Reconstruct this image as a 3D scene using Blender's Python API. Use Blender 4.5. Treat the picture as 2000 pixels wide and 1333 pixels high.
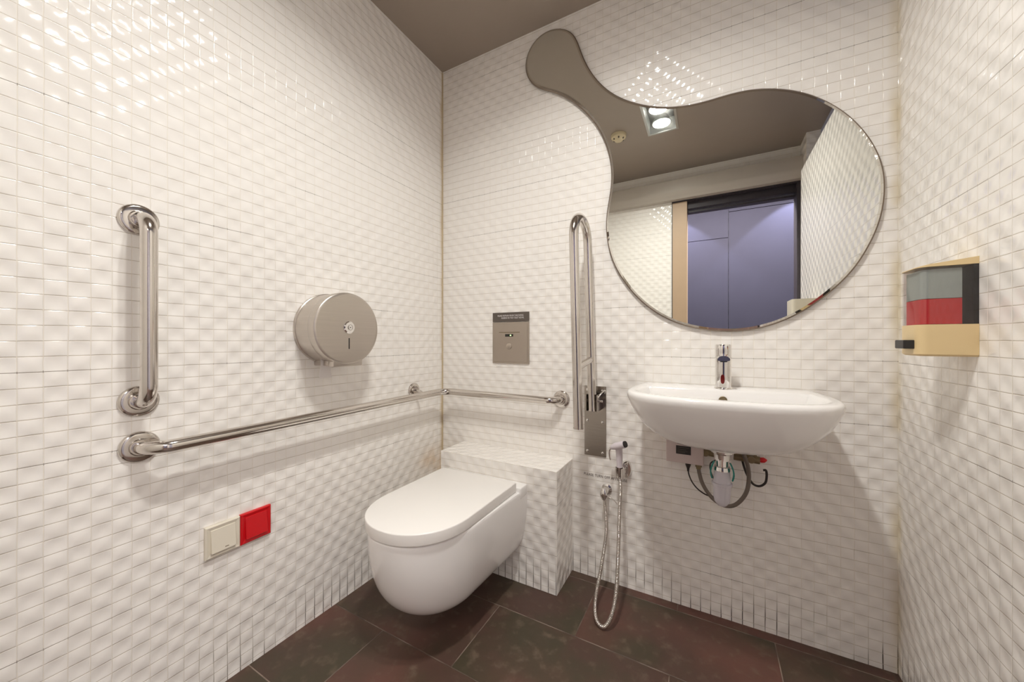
import bpy, bmesh, math, random
from mathutils import Vector, Matrix
random.seed(4)
PI = math.pi
scene = bpy.context.scene
for o in list(bpy.data.objects):
    bpy.data.objects.remove(o, do_unlink=True)
COL = scene.collection

# ------------------------------------------------------------------ room size (metres)
TILE = 0.033
XL, XR = -1.2527, 0.5008          # tiled left wall, tiled right partition
YB, YF = 1.4843, -0.34            # back wall with the mirror, rear wall with the door
H = 2.4338
XO = 0.665                        # outer right wall behind the partition
PART_TOP = 2.055
YM = YB - 0.016                   # mirror glass plane

# ------------------------------------------------------------------ camera
cam_d = bpy.data.cameras.new('camera')
cam = bpy.data.objects.new('camera', cam_d)
COL.objects.link(cam)
cam.location = (0, 0, 1.0016)
cam.rotation_euler = (PI/2, 0, math.radians(28.26))
cam_d.sensor_width = 36
cam_d.lens = 696.1/2000*36
cam_d.shift_x = -10.97/2000
cam_d.clip_start = 0.02
scene.camera = cam

# ------------------------------------------------------------------ world, exposure
scene.cycles.max_bounces = 20
scene.cycles.diffuse_bounces = 16
scene.cycles.glossy_bounces = 8
scene.cycles.transmission_bounces = 10
w = bpy.data.worlds.new('world'); scene.world = w
w.use_nodes = True
w.node_tree.nodes['Background'].inputs[0].default_value = (0.0, 0.0, 0.0, 1)
w.node_tree.nodes['Background'].inputs[1].default_value = 0.0
vs = scene.view_settings
vs.view_transform = 'Standard'
vs.look = 'None'
vs.gamma = 1
vs.use_curve_mapping = False
vs.exposure = 0.07
LAMP_POWER = 6.1
SPOT_POWER = 7.1
LAMP_COLOR = (1.0, 0.982, 0.935)
HALL_FILL = 48.0  # strength of the added hallway fill panel
HALL_POWER = 110.0
HALL_COLOR = (0.74, 0.76, 1.0)

# ------------------------------------------------------------------ materials
def nodes_of(name):
    m = bpy.data.materials.new(name); m.use_nodes = True
    nt = m.node_tree
    return m, nt, nt.nodes['Principled BSDF']

def plain(name, col, rough=0.5, metal=0.0, spec=0.5, bump=0.0, bscale=200.0, coat=0.0, var=0.0, vscale=8.0):
    m, nt, b = nodes_of(name)
    b.inputs['Base Color'].default_value = (*col, 1)
    b.inputs['Roughness'].default_value = rough
    b.inputs['Metallic'].default_value = metal
    b.inputs['Specular IOR Level'].default_value = spec
    if coat:
        b.inputs['Coat Weight'].default_value = coat
        b.inputs['Coat Roughness'].default_value = 0.05
    tc = nt.nodes.new('ShaderNodeTexCoord')
    n = nt.nodes.new('ShaderNodeTexNoise'); n.inputs['Scale'].default_value = vscale
    n.inputs['Detail'].default_value = 4
    nt.links.new(tc.outputs['Object'], n.inputs['Vector'])
    mx = nt.nodes.new('ShaderNodeMix'); mx.data_type = 'RGBA'
    mx.inputs['A'].default_value = (*[c*(1-var) for c in col], 1)
    mx.inputs['B'].default_value = (*[min(1, c*(1+var)) for c in col], 1)
    nt.links.new(n.outputs['Fac'], mx.inputs['Factor'])
    nt.links.new(mx.outputs['Result'], b.inputs['Base Color'])
    if bump:
        n2 = nt.nodes.new('ShaderNodeTexNoise'); n2.inputs['Scale'].default_value = bscale
        nt.links.new(tc.outputs['Object'], n2.inputs['Vector'])
        bp = nt.nodes.new('ShaderNodeBump'); bp.inputs['Distance'].default_value = bump
        nt.links.new(n2.outputs['Fac'], bp.inputs['Height'])
        nt.links.new(bp.outputs['Normal'], b.inputs['Normal'])
    return m

def brushed(name, col, rough, axis=2, stretch=60.0):
    m, nt, b = nodes_of(name)
    b.inputs['Metallic'].default_value = 1
    b.inputs['Roughness'].default_value = rough
    tc = nt.nodes.new('ShaderNodeTexCoord')
    mp = nt.nodes.new('ShaderNodeMapping')
    sc = [4.0, 4.0, 4.0]; sc[axis] = stretch*10
    mp.inputs['Scale'].default_value = sc
    n = nt.nodes.new('ShaderNodeTexNoise'); n.inputs['Scale'].default_value = 1.5
    n.inputs['Detail'].default_value = 5
    nt.links.new(tc.outputs['Object'], mp.inputs['Vector'])
    nt.links.new(mp.outputs['Vector'], n.inputs['Vector'])
    mx = nt.nodes.new('ShaderNodeMix'); mx.data_type = 'RGBA'
    mx.inputs['A'].default_value = (*[c*0.88 for c in col], 1)
    mx.inputs['B'].default_value = (*[min(1, c*1.1) for c in col], 1)
    nt.links.new(n.outputs['Fac'], mx.inputs['Factor'])
    nt.links.new(mx.outputs['Result'], b.inputs['Base Color'])
    bp = nt.nodes.new('ShaderNodeBump'); bp.inputs['Distance'].default_value = 0.0002
    bp.inputs['Strength'].default_value = 0.4
    nt.links.new(n.outputs['Fac'], bp.inputs['Height'])
    nt.links.new(bp.outputs['Normal'], b.inputs['Normal'])
    return m

class G:
    """tiny node-graph helper"""
    def __init__(s, nt): s.nt = nt
    def m(s, op, a, b=None, c=None, clamp=False):
        n = s.nt.nodes.new('ShaderNodeMath'); n.operation = op; n.use_clamp = clamp
        for i, v in enumerate((a, b, c)):
            if v is None: continue
            if isinstance(v, (int, float)): n.inputs[i].default_value = v
            else: s.nt.links.new(v, n.inputs[i])
        return n.outputs[0]
    def mix(s, f, a, b):
        n = s.nt.nodes.new('ShaderNodeMix'); n.data_type = 'RGBA'
        for k, v in (('Factor', f), ('A', a), ('B', b)):
            if isinstance(v, (int, float)): n.inputs[k].default_value = v
            elif isinstance(v, tuple): n.inputs[k].default_value = (*v, 1)
            else: s.nt.links.new(v, n.inputs[k])
        return n.outputs['Result']
    def noise(s, vec, scale, detail=3):
        n = s.nt.nodes.new('ShaderNodeTexNoise'); n.inputs['Scale'].default_value = scale
        n.inputs['Detail'].default_value = detail
        s.nt.links.new(vec, n.inputs['Vector'])
        return n.outputs['Fac']
    def sm(s, v, lo, hi):
        n = s.nt.nodes.new('ShaderNodeMapRange'); n.interpolation_type = 'SMOOTHSTEP'
        n.inputs['From Min'].default_value = lo; n.inputs['From Max'].default_value = hi
        s.nt.links.new(v, n.inputs['Value'])
        return n.outputs['Result']

def mosaic(name, ua, va, pu, pv, amp=0.0016, parity=0, stain_x=None, stain2=False):
    """white wavy glazed mosaic; ua/va: world axes, pu/pv: joint phase in tile units"""
    m, nt, b = nodes_of(name); g = G(nt)
    geo = nt.nodes.new('ShaderNodeNewGeometry')
    sep = nt.nodes.new('ShaderNodeSeparateXYZ'); nt.links.new(geo.outputs['Position'], sep.inputs[0])
    pos = geo.outputs['Position']
    u = g.m('SUBTRACT', g.m('DIVIDE', sep.outputs[ua], TILE), pu)
    v = g.m('SUBTRACT', g.m('DIVIDE', sep.outputs[va], TILE), pv)
    # slight hand-laid wobble of the joints
    wob = g.m('MULTIPLY', g.m('SUBTRACT', g.noise(pos, 9.0, 2), 0.5), 0.10)
    u2 = g.m('ADD', u, wob); v2 = g.m('ADD', v, wob)
    du = g.m('ABSOLUTE', g.m('SUBTRACT', g.m('FRACT', g.m('ADD', u2, 0.5)), 0.5))
    dv = g.m('ABSOLUTE', g.m('SUBTRACT', g.m('FRACT', g.m('ADD', v2, 0.5)), 0.5))
    d = g.m('MINIMUM', du, dv)
    # relief: neighbouring tiles swell and dip in turn
    h = g.m('MULTIPLY', g.m('SINE', g.m('MULTIPLY', g.m('ADD', u2, float(parity)), PI)), g.m('SINE', g.m('MULTIPLY', v2, PI)))
    grout_h = g.sm(d, 0.006, 0.05)
    # per-tile tiny tilt: random by cell
    comb = nt.nodes.new('ShaderNodeCombineXYZ')
    nt.links.new(g.m('FLOOR', u2), comb.inputs[0]); nt.links.new(g.m('FLOOR', v2), comb.inputs[1])
    wn = nt.nodes.new('ShaderNodeTexWhiteNoise'); nt.links.new(comb.outputs[0], wn.inputs['Vector'])
    wsep = nt.nodes.new('ShaderNodeSeparateColor'); nt.links.new(wn.outputs['Color'], wsep.inputs[0])
    tilt = g.m('ADD', g.m('MULTIPLY', g.m('SUBTRACT', wsep.outputs[0], 0.5), g.m('SUBTRACT', g.m('FRACT', u2), .5)),
               g.m('MULTIPLY', g.m('SUBTRACT', wsep.outputs[1], 0.5), g.m('SUBTRACT', g.m('FRACT', v2), .5)))
    height = g.m('ADD', g.m('ADD', g.m('MULTIPLY', h, amp), g.m('MULTIPLY', tilt, 0.0007)),
                 g.m('MULTIPLY', grout_h, 0.00035))
    bp = nt.nodes.new('ShaderNodeBump'); bp.inputs['Distance'].default_value = 1.0
    nt.links.new(height, bp.inputs['Height'])
    nt.links.new(bp.outputs['Normal'], b.inputs['Normal'])
    # colour
    tile_c = g.mix(wsep.outputs[2], (0.930, 0.902, 0.862), (0.948, 0.922, 0.884))
    patch = g.sm(g.noise(pos, 2.2, 3), 0.35, 0.75)
    grout_c = g.mix(patch, (0.52, 0.45, 0.36), (0.66, 0.60, 0.52))
    grout_c = g.mix(g.m('LESS_THAN', du, dv), grout_c, (0.87, 0.82, 0.73))
    # joints blackened near the floor (dirt in the vertical joints)
    low = g.m('MULTIPLY', g.m('SUBTRACT', 1.0, g.sm(sep.outputs[2], 0.03, 0.17)), g.sm(g.noise(pos, 5.0, 2), 0.32, 0.56))
    low = g.m('MULTIPLY', low, g.m('LESS_THAN', du, dv))
    grout_c = g.mix(low, grout_c, (0.07, 0.05, 0.04))
    # sheet joints every few courses, a little darker
    sheet = g.m('ABSOLUTE', g.m('SUBTRACT', g.m('FRACT', g.m('ADD', g.m('DIVIDE', g.m('SUBTRACT', v, 4.0), 6.0), 0.5)), 0.5))
    sheet = g.m('MULTIPLY', g.m('LESS_THAN', sheet, 0.012), g.sm(g.noise(pos, 3.1, 2), 0.45, 0.6))
    grout_c = g.mix(g.m('MULTIPLY', sheet, 0.75), grout_c, (0.16, 0.13, 0.11))
    gm = g.m('SUBTRACT', 1.0, g.sm(g.m('SUBTRACT', d, g.m('MULTIPLY', low, 0.02)), 0.008, 0.028))
    c = g.mix(gm, tile_c, grout_c)
    if stain2:
        a0 = g.sm(sep.outputs[1], 1.22, 1.42)
        a1 = g.m('MULTIPLY', g.sm(sep.outputs[2], 0.10, 0.28), g.m('SUBTRACT', 1.0, g.sm(sep.outputs[2], 0.36, 0.50)))
        st = g.m('MULTIPLY', g.m('MULTIPLY', a0, a1), g.sm(g.noise(pos, 7.0, 3), 0.3, 0.7))
        c = g.mix(g.m('MULTIPLY', st, 0.75), c, (0.75, 0.48, 0.22))
    if stain_x:
        ax, val, wd, colr = stain_x
        near = g.m('SUBTRACT', 1.0, g.sm(g.m('ABSOLUTE', g.m('SUBTRACT', sep.outputs[ax], val)), 0.004, wd))
        near = g.m('MULTIPLY', near, g.sm(g.noise(pos, 4.0, 3), 0.30, 0.65))
        c = g.mix(g.m('MULTIPLY', near, 0.55), c, colr)
    nt.links.new(c, b.inputs['Base Color'])
    r = g.m('ADD', g.m('MULTIPLY', gm, 0.55), 0.11)
    nt.links.new(r, b.inputs['Roughness'])
    b.inputs['Specular IOR Level'].default_value = 0.55
    return m

M = {}
YEL = (0.62, 0.45, 0.20)
M['tile_back'] = mosaic('mosaic_back', 0, 2, 0.14, 0.48, stain_x=(0, XR, 0.03, (0.66, 0.55, 0.33)))
M['tile_left'] = mosaic('mosaic_left', 1, 2, 0.79, 0.36, stain_x=(1, YB, 0.03, YEL), stain2=True)
M['tile_right'] = mosaic('mosaic_right', 1, 2, 0.17, 0.36, parity=1, stain_x=(1, YB, 0.03, (0.66, 0.55, 0.33)))
M['tile_rear'] = mosaic('mosaic_rear', 0, 2, 0.3, 0.4)
M['tile_ledge_top'] = mosaic('mosaic_ledge_top', 0, 1, 0.14, 0.48)
M['tile_ledge_side'] = mosaic('mosaic_ledge_side', 1, 2, 0.5, 0.70)
M['tile_ledge_front'] = mosaic('mosaic_ledge_front', 0, 2, 0.97, 0.70)
M['ceiling'] = plain('ceiling_paint', (0.33, 0.275, 0.23), 0.36, spec=0.5, var=0.04)
M['porcelain'] = plain('porcelain', (0.90, 0.885, 0.87), 0.10, coat=0.4, var=0.01)
M['lid'] = plain('lid_plastic', (0.86, 0.84, 0.81), 0.25, var=0.01)
M['chrome'] = plain('chrome', (0.80, 0.78, 0.76), 0.06, metal=1)
M['steel_tube'] = plain('polished_steel', (0.66, 0.62, 0.58), 0.13, metal=1, bump=0.0001, bscale=40)
M['brushed'] = brushed('brushed_steel', (0.60, 0.55, 0.50), 0.33, axis=2)
M['plate_steel'] = brushed('plate_steel', (0.46, 0.42, 0.38), 0.20, axis=2)
M['flush_steel'] = plain('satin_steel', (0.50, 0.44, 0.38), 0.38, metal=0.9, var=0.06)
M['dark'] = plain('dark_plastic', (0.02, 0.018, 0.017), 0.4)
M['nameplate'] = plain('nameplate_enamel', (0.11, 0.09, 0.075), 0.45)
M['letter'] = plain('white_lettering', (0.75, 0.72, 0.72), 0.5)
M['letter_dark'] = plain('dark_lettering', (0.16, 0.13, 0.11), 0.6)
M['cream'] = plain('cream_plastic', (0.80, 0.62, 0.34), 0.35, var=0.02)
M['ivory'] = plain('ivory_plastic', (0.76, 0.71, 0.60), 0.35)
M['red'] = plain('red_plastic', (0.62, 0.006, 0.012), 0.3)
M['pink_white'] = plain('aged_white_plastic', (0.62, 0.52, 0.50), 0.45, var=0.05, vscale=30)
M['spray_white'] = plain('lilac_white_plastic', (0.74, 0.68, 0.72), 0.3)
M['paper'] = plain('tissue_paper', (0.78, 0.74, 0.72), 0.9)
M['hose_grey'] = plain('braided_grey', (0.20, 0.165, 0.14), 0.45, metal=0.4, bump=0.0008, bscale=900)
M['rubber'] = plain('black_rubber', (0.03, 0.022, 0.02), 0.5)
M['teal'] = plain('teal_tape', (0.02, 0.22, 0.19), 0.5)
M['brass'] = plain('dull_brass', (0.25, 0.20, 0.12), 0.4, metal=0.8)
M['beam'] = plain('beige_enamel', (0.50, 0.455, 0.40), 0.42, var=0.03)
M['jamb'] = plain('beige_wood_jamb', (0.50, 0.36, 0.24), 0.5, var=0.06)
M['dark_frame'] = plain('dark_frame', (0.035, 0.028, 0.035), 0.5)
M['hall_blue'] = plain('hall_blue_panel', (0.032, 0.031, 0.047), 0.85, spec=0.15, var=0.05)
M['hall_grey'] = plain('hall_grey', (0.12, 0.12, 0.16), 0.7)
M['blue_grey'] = plain('blue_grey_paint', (0.42, 0.45, 0.60), 0.6)
M['trim_steel'] = plain('lamp_trim', (0.45, 0.45, 0.44), 0.3, metal=0.8)
M['smoke'] = plain('aged_ivory', (0.72, 0.62, 0.42), 0.5)
M['silicone'] = plain('aged_silicone', (0.60, 0.49, 0.32), 0.5, var=0.12, vscale=14)
M['soap'] = plain('red_soap', (0.80, 0.035, 0.04), 0.3)
M['tank_inner'] = plain('tank_inner', (0.50, 0.60, 0.56), 0.4)

def glassy(name, col, rough=0.03, trans=1.0, ior=1.45):
    m, nt, b = nodes_of(name)
    b.inputs['Base Color'].default_value = (*col, 1)
    b.inputs['Transmission Weight'].default_value = trans
    b.inputs['Roughness'].default_value = rough
    b.inputs['IOR'].default_value = ior
    return m
def thin_clear(name, col, gl=0.08):
    m = bpy.data.materials.new(name); m.use_nodes = True; nt = m.node_tree; nt.nodes.clear()
    tr = nt.nodes.new('ShaderNodeBsdfTransparent'); tr.inputs[0].default_value = (*col, 1)
    gs = nt.nodes.new('ShaderNodeBsdfGlossy'); gs.inputs['Roughness'].default_value = 0.05
    mx = nt.nodes.new('ShaderNodeMixShader'); mx.inputs[0].default_value = gl
    o = nt.nodes.new('ShaderNodeOutputMaterial')
    nt.links.new(tr.outputs[0], mx.inputs[1]); nt.links.new(gs.outputs[0], mx.inputs[2]); nt.links.new(mx.outputs[0], o.inputs[0])
    return m
M['smoked'] = thin_clear('smoked_clear_plastic', (0.88, 0.86, 0.86), 0.05)
M['clear_trap'] = glassy('clear_trap_plastic', (0.86, 0.84, 0.90), 0.12, 0.55, 1.25)
# mirror glass: silvered, faintly green
m, nt, b = nodes_of('mirror_glass')
b.inputs['Base Color'].default_value = (0.90, 0.91, 0.87, 1); b.inputs['Metallic'].default_value = 1
b.inputs['Roughness'].default_value = 0.0
M['mirror'] = m
M['mirror_edge'] = plain('mirror_bevel', (0.74, 0.72, 0.67), 0.03, metal=1)
M['mirror_side'] = plain('mirror_side', (0.24, 0.19, 0.15), 0.35, metal=0.6)
M['mirror_back'] = plain('mirror_backing', (0.10, 0.075, 0.06), 0.6)

def emit(name, col, s):
    m = bpy.data.materials.new(name); m.use_nodes = True
    nt = m.node_tree; nt.nodes.clear()
    e = nt.nodes.new('ShaderNodeEmission'); e.inputs[0].default_value = (*col, 1); e.inputs[1].default_value = s
    o = nt.nodes.new('ShaderNodeOutputMaterial'); nt.links.new(e.outputs[0], o.inputs[0])
    return m
M['lamp'] = emit('lamp_glow', LAMP_COLOR, LAMP_POWER*10)
M['hall_fill'] = emit('hall_fill_glow', (1.0, 0.93, 0.90), HALL_FILL)  # glow of the added fill panel, not a known fixture
M['led'] = emit('led_glow', (0.55, 1.0, 0.25), 4.0)

def floor_mat():
    m, nt, b = nodes_of('slate_floor_tile'); g = G(nt)
    geo = nt.nodes.new('ShaderNodeNewGeometry'); pos = geo.outputs['Position']
    sep = nt.nodes.new('ShaderNodeSeparateXYZ'); nt.links.new(pos, sep.inputs[0])
    TW, TH = 0.593, 0.2895
    r = g.m('DIVIDE', g.m('SUBTRACT', sep.outputs[1], 0.866 - 10*TH), TH)
    row = g.m('FLOOR', r)
    off = g.m('MULTIPLY', g.m('MODULO', row, 2.0), 0.5)
    c = g.m('ADD', g.m('DIVIDE', g.m('SUBTRACT', sep.outputs[0], -0.698 - 10*TW), TW), off)
    col = g.m('FLOOR', c)
    fu = g.m('SUBTRACT', c, col); fv = g.m('SUBTRACT', r, row)
    eu = g.m('MULTIPLY', g.m('MINIMUM', fu, g.m('SUBTRACT', 1.0, fu)), TW)
    ev = g.m('MULTIPLY', g.m('MINIMUM', fv, g.m('SUBTRACT', 1.0, fv)), TH)
    d = g.m('MINIMUM', eu, ev)
    comb = nt.nodes.new('ShaderNodeCombineXYZ'); nt.links.new(row, comb.inputs[0]); nt.links.new(col, comb.inputs[1])
    wn = nt.nodes.new('ShaderNodeTexWhiteNoise'); nt.links.new(comb.outputs[0], wn.inputs['Vector'])
    vadd = nt.nodes.new('ShaderNodeVectorMath'); vadd.operation = 'MULTIPLY_ADD'
    nt.links.new(wn.outputs['Color'], vadd.inputs[0]); vadd.inputs[1].default_value = (7, 7, 7); nt.links.new(pos, vadd.inputs[2])
    n1 = g.noise(vadd.outputs[0], 5.0, 6); n2 = g.noise(vadd.outputs[0], 2.3, 3); n3 = g.noise(vadd.outputs[0], 28.0, 5)
    base = g.mix(g.sm(n1, 0.35, 0.65), (0.078, 0.043, 0.033), (0.058, 0.046, 0.028))
    base = g.mix(g.sm(n2, 0.45, 0.75), base, (0.125, 0.052, 0.040))
    base = g.mix(g.m('MULTIPLY', g.sm(n3, 0.5, 0.8), 0.6), base, (0.16, 0.115, 0.08))
    gm = g.m('SUBTRACT', 1.0, g.sm(d, 0.0008, 0.0020))
    gc = g.mix(g.sm(g.noise(pos, 11, 3), 0.35, 0.65), (0.09, 0.06, 0.045), (0.26, 0.20, 0.16))
    nt.links.new(g.mix(gm, base, gc), b.inputs['Base Color'])
    nt.links.new(g.m('ADD', g.m('MULTIPLY', n3, 0.25), 0.34), b.inputs['Roughness'])
    b.inputs['Specular IOR Level'].default_value = 0.4
    bp = nt.nodes.new('ShaderNodeBump'); bp.inputs['Distance'].default_value = 1.0
    hh = g.m('ADD', g.m('MULTIPLY', n3, 0.0006), g.m('MULTIPLY', g.sm(d, 0.0005, 0.003), 0.0008))
    nt.links.new(hh, bp.inputs['Height']); nt.links.new(bp.outputs['Normal'], b.inputs['Normal'])
    return m
M['floor'] = floor_mat()

# ------------------------------------------------------------------ mesh helpers
def link(name, bm, mat, parent=None, smooth=None, loc=None):
    bmesh.ops.recalc_face_normals(bm, faces=bm.faces[:])
    me = bpy.data.meshes.new(name); bm.to_mesh(me); bm.free()
    mats = mat if isinstance(mat, (list, tuple)) else [mat]
    for mm in mats: me.materials.append(mm)
    o = bpy.data.objects.new(name, me); COL.objects.link(o)
    if smooth is not None:
        for p in me.polygons: p.use_smooth = True
        try:
            me.set_sharp_from_angle(angle=math.radians(smooth))
        except Exception: pass
    if parent is not None:
        o.parent = parent
        o.matrix_parent_inverse = parent.matrix_world.inverted()
    return o

def thing(name, label, cat, loc=(0, 0, 0), group=None):
    o = bpy.data.objects.new(name, None); COL.objects.link(o)
    o.location = loc; o.empty_display_size = 0.05
    o['label'] = label; o['category'] = cat
    if group: o['group'] = group
    bpy.context.view_layer.update()
    return o
def tag(o, label, cat, group=None):
    o['label'] = label; o['category'] = cat
    if group: o['group'] = group
    return o
def struct(o, label, cat):
    o['kind'] = 'structure'; o['label'] = label; o['category'] = cat
    return o

def box(bm, x0, x1, y0, y1, z0, z1, bev=0.0, seg=2):
    r = bmesh.ops.create_cube(bm, size=1.0)
    vs_ = r['verts']
    for v in vs_:
        v.co = Vector(((x0+x1)/2 + v.co.x*(x1-x0), (y0+y1)/2 + v.co.y*(y1-y0), (z0+z1)/2 + v.co.z*(z1-z0)))
    if bev > 0:
        es = list({e for v in vs_ for e in v.link_edges})
        bmesh.ops.bevel(bm, geom=es, offset=bev, segments=seg, affect='EDGES', profile=0.5, clamp_overlap=True)
    return bm
def boxm(*a, **k):
    return box(bmesh.new(), *a, **k)

def loft(bm, rings, cap0=True, cap1=True, closed=True):
    vr = [[bm.verts.new(p) for p in r] for r in rings]
    n = len(rings[0])
    for a, b_ in zip(vr[:-1], vr[1:]):
        for i in range(n if closed else n-1):
            j = (i+1) % n
            try: bm.faces.new((a[i], a[j], b_[j], b_[i]))
            except ValueError: pass
    if cap0: bm.faces.new(vr[0][::-1])
    if cap1: bm.faces.new(vr[-1])
    return bm

def cyl(bm, p0, p1, r0, r1=None, n=32, cap=True):
    p0, p1 = Vector(p0), Vector(p1); r1 = r0 if r1 is None else r1
    ax = (p1-p0).normalized()
    t = Vector((0, 0, 1)) if abs(ax.z) < 0.9 else Vector((1, 0, 0))
    a = ax.cross(t).normalized(); b_ = ax.cross(a)
    ring = lambda p, r: [p + (a*math.cos(2*PI*i/n) + b_*math.sin(2*PI*i/n))*r for i in range(n)]
    return loft(bm, [ring(p0, r0), ring(p1, r1)], cap, cap)

def lathe(bm, base, axis, prof, n=48, cap0=True, cap1=True):
    """prof: list of (distance along axis, radius)"""
    base = Vector(base); ax = Vector(axis).normalized()
    t = Vector((0, 0, 1)) if abs(ax.z) < 0.9 else Vector((1, 0, 0))
    a = ax.cross(t).normalized(); b_ = ax.cross(a)
    rings = [[base + ax*d + (a*math.cos(2*PI*i/n) + b_*math.sin(2*PI*i/n))*max(r, 1e-5) for i in range(n)] for d, r in prof]
    return loft(bm, rings, cap0, cap1)

def fillet(pts, rad, seg=10):
    """polyline with rounded corners; rad: number or list per inner corner"""
    P = [Vector(p) for p in pts]; out = [P[0]]
    for i in range(1, len(P)-1):
        r = rad[i-1] if isinstance(rad, (list, tuple)) else rad
        a = (P[i-1]-P[i]).normalized(); c = (P[i+1]-P[i]).normalized()
        ang = a.angle(c)
        d = r/math.tan(ang/2)
        bis = (a+c).normalized(); cen = P[i] + bis*(r/math.sin(ang/2))
        s = P[i]+a*d - cen; e = P[i]+c*d - cen
        th = s.angle(e)
        for k in range(seg+1):
            f = k/seg
            out.append(cen + (s*math.sin((1-f)*th) + e*math.sin(f*th))/math.sin(th))
    out.append(P[-1])
    return out
def catmull(pts, sub=12):
    P = [Vector(p) for p in pts]; P = [P[0]*2-P[1]] + P + [P[-1]*2-P[-2]]
    out = []
    for i in range(1, len(P)-2):
        for k in range(sub):
            t = k/sub; p0, p1, p2, p3 = P[i-1:i+3]
            out.append(0.5*((2*p1) + (p2-p0)*t + (2*p0-5*p1+4*p2-p3)*t*t + (3*p1-p0-3*p2+p3)*t**3))
    out.append(P[-2])
    return out
def sweep(bm, path, r, n=24, cap=True, rfun=None):
    P = [Vector(p) for p in path]
    tang = [(P[min(i+1, len(P)-1)] - P[max(i-1, 0)]).normalized() for i in range(len(P))]
    t = Vector((0, 0, 1)) if abs(tang[0].z) < 0.9 else Vector((1, 0, 0))
    nrm = tang[0].cross(t).normalized()
    rings = []
    for i, p in enumerate(P):
        nrm = (nrm - tang[i]*nrm.dot(tang[i])).normalized()
        b_ = tang[i].cross(nrm)
        rr = rfun(i) if rfun else r
        rings.append([p + (nrm*math.cos(2*PI*k/n) + b_*math.sin(2*PI*k/n))*rr for k in range(n)])
    return loft(bm, rings, cap, cap)

def quad(bm, pts):
    return bm.faces.new([bm.verts.new(p) for p in pts])

def txt(name, body, size, loc, rot, mat, parent=None, extrude=0.0002, align='LEFT', sx=1.0, spacing=1.0):
    c = bpy.data.curves.new(name, 'FONT'); c.body = body; c.size = size; c.extrude = extrude
    c.align_x = align; c.align_y = 'CENTER'; c.space_character = spacing; c.offset = 0.0
    tmp = bpy.data.objects.new('tmp_text', c); COL.objects.link(tmp)
    dg = bpy.context.evaluated_depsgraph_get()
    me = bpy.data.meshes.new_from_object(tmp.evaluated_get(dg))
    bpy.data.objects.remove(tmp, do_unlink=True)
    mat4 = Matrix.Translation(loc) @ rot @ Matrix.Diagonal((sx, 1, 1, 1))
    me.transform(mat4); me.materials.clear(); me.materials.append(mat)
    o = bpy.data.objects.new(name, me); COL.objects.link(o)
    if parent is not None:
        o.parent = parent; o.matrix_parent_inverse = parent.matrix_world.inverted()
    return o
FACE_CAM = Matrix.Rotation(PI/2, 4, 'X')     # text standing on a wall that faces -Y

# ------------------------------------------------------------------ setting
HY = -1.45     # far wall of the hallway
o = link('floor', boxm(XL-0.1, 1.6, HY-0.1, YB+0.1, -0.06, 0), M['floor'])
struct(o, 'dark brown slate-look rectangular floor tiles with thin pale joints', 'floor')
# ceiling with a square hole for the lamp box
LX0, LX1, LY0, LY1 = -0.362, -0.192, 0.325, 0.665
bm = bmesh.new()
cx0, cx1, cy0, cy1 = XL-0.1, XO+0.1, YF-0.12, YB+0.1
box(bm, cx0, LX0, cy0, cy1, H, H+0.12); box(bm, LX1, cx1, cy0, cy1, H, H+0.12)
box(bm, LX0, LX1, cy0, LY0, H, H+0.12); box(bm, LX0, LX1, LY1, cy1, H, H+0.12)
o = link('ceiling', bm, M['ceiling']); struct(o, 'dark grey-brown painted ceiling', 'ceiling')
o = link('wall_left', boxm(XL-0.1, XL, YF-0.12, YB+0.1, -0.06, H), M['tile_left'])
struct(o, 'left wall of glossy wavy white mosaic carrying the long grab rail', 'wall')
o = link('wall_back', boxm(XL, XO+0.1, YB, YB+0.1, -0.06, H), M['tile_back'])
struct(o, 'back wall of glossy wavy white mosaic behind mirror and wash basin', 'wall')
o = link('wall_right', boxm(XR, XO, 0.165, YB, -0.0, PART_TOP), M['tile_right'])
struct(o, 'right wall of glossy wavy white mosaic with the soap dispenser', 'wall')
o = link('wall_outer', boxm(XO, XO+0.1, YF-0.12, YB, -0.06, H), M['blue_grey'])
struct(o, 'blue-grey painted upper wall above the tiled right wall, seen in the mirror', 'wall')
# rear wall pieces round the door opening
DX0, DX1, DZ = -0.279, 0.592, 2.195
bm = bmesh.new()
box(bm, XL, DX0, YF-0.12, YF, -0.06, H); box(bm, DX0, XO, YF-0.12, YF, DZ, H); box(bm, DX1, XO, YF-0.12, YF, -0.06, DZ)
o = link('wall_rear', bm, M['tile_rear']); struct(o, 'rear mosaic wall around the doorway, seen in the mirror', 'wall')
o = link('wall_pillar', boxm(0.588, XO, YF, -0.155, 0, H), M['tile_rear'])
struct(o, 'narrow tiled pillar right of the doorway, seen in the mirror', 'pillar')
# door frame
bm = bmesh.new(); box(bm, DX0+0.004, -0.162, YF-0.10, YF+0.004, 0, 2.165, 0.002)
o = link('trim_1', bm, M['jamb']); struct(o, 'beige wooden door jamb, seen in the mirror', 'door jamb')
bm = bmesh.new()
box(bm, DX0, DX0+0.006, YF-0.11, YF+0.006, 0, 2.195); box(bm, DX0, DX1, YF-0.11, YF+0.005, 2.165, 2.195)
box(bm, -0.162, DX1, YF-0.11, YF-0.03, 2.11, 2.165); box(bm, 0.567, DX1, YF-0.11, YF+0.005, 0, 2.165)
box(bm, -0.162, DX1, YF-0.115, YF-0.06, 2.085, 2.10)
o = link('door_1', bm, M['dark_frame']); struct(o, 'dark door frame around the opening, seen in the mirror', 'door frame')
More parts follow.
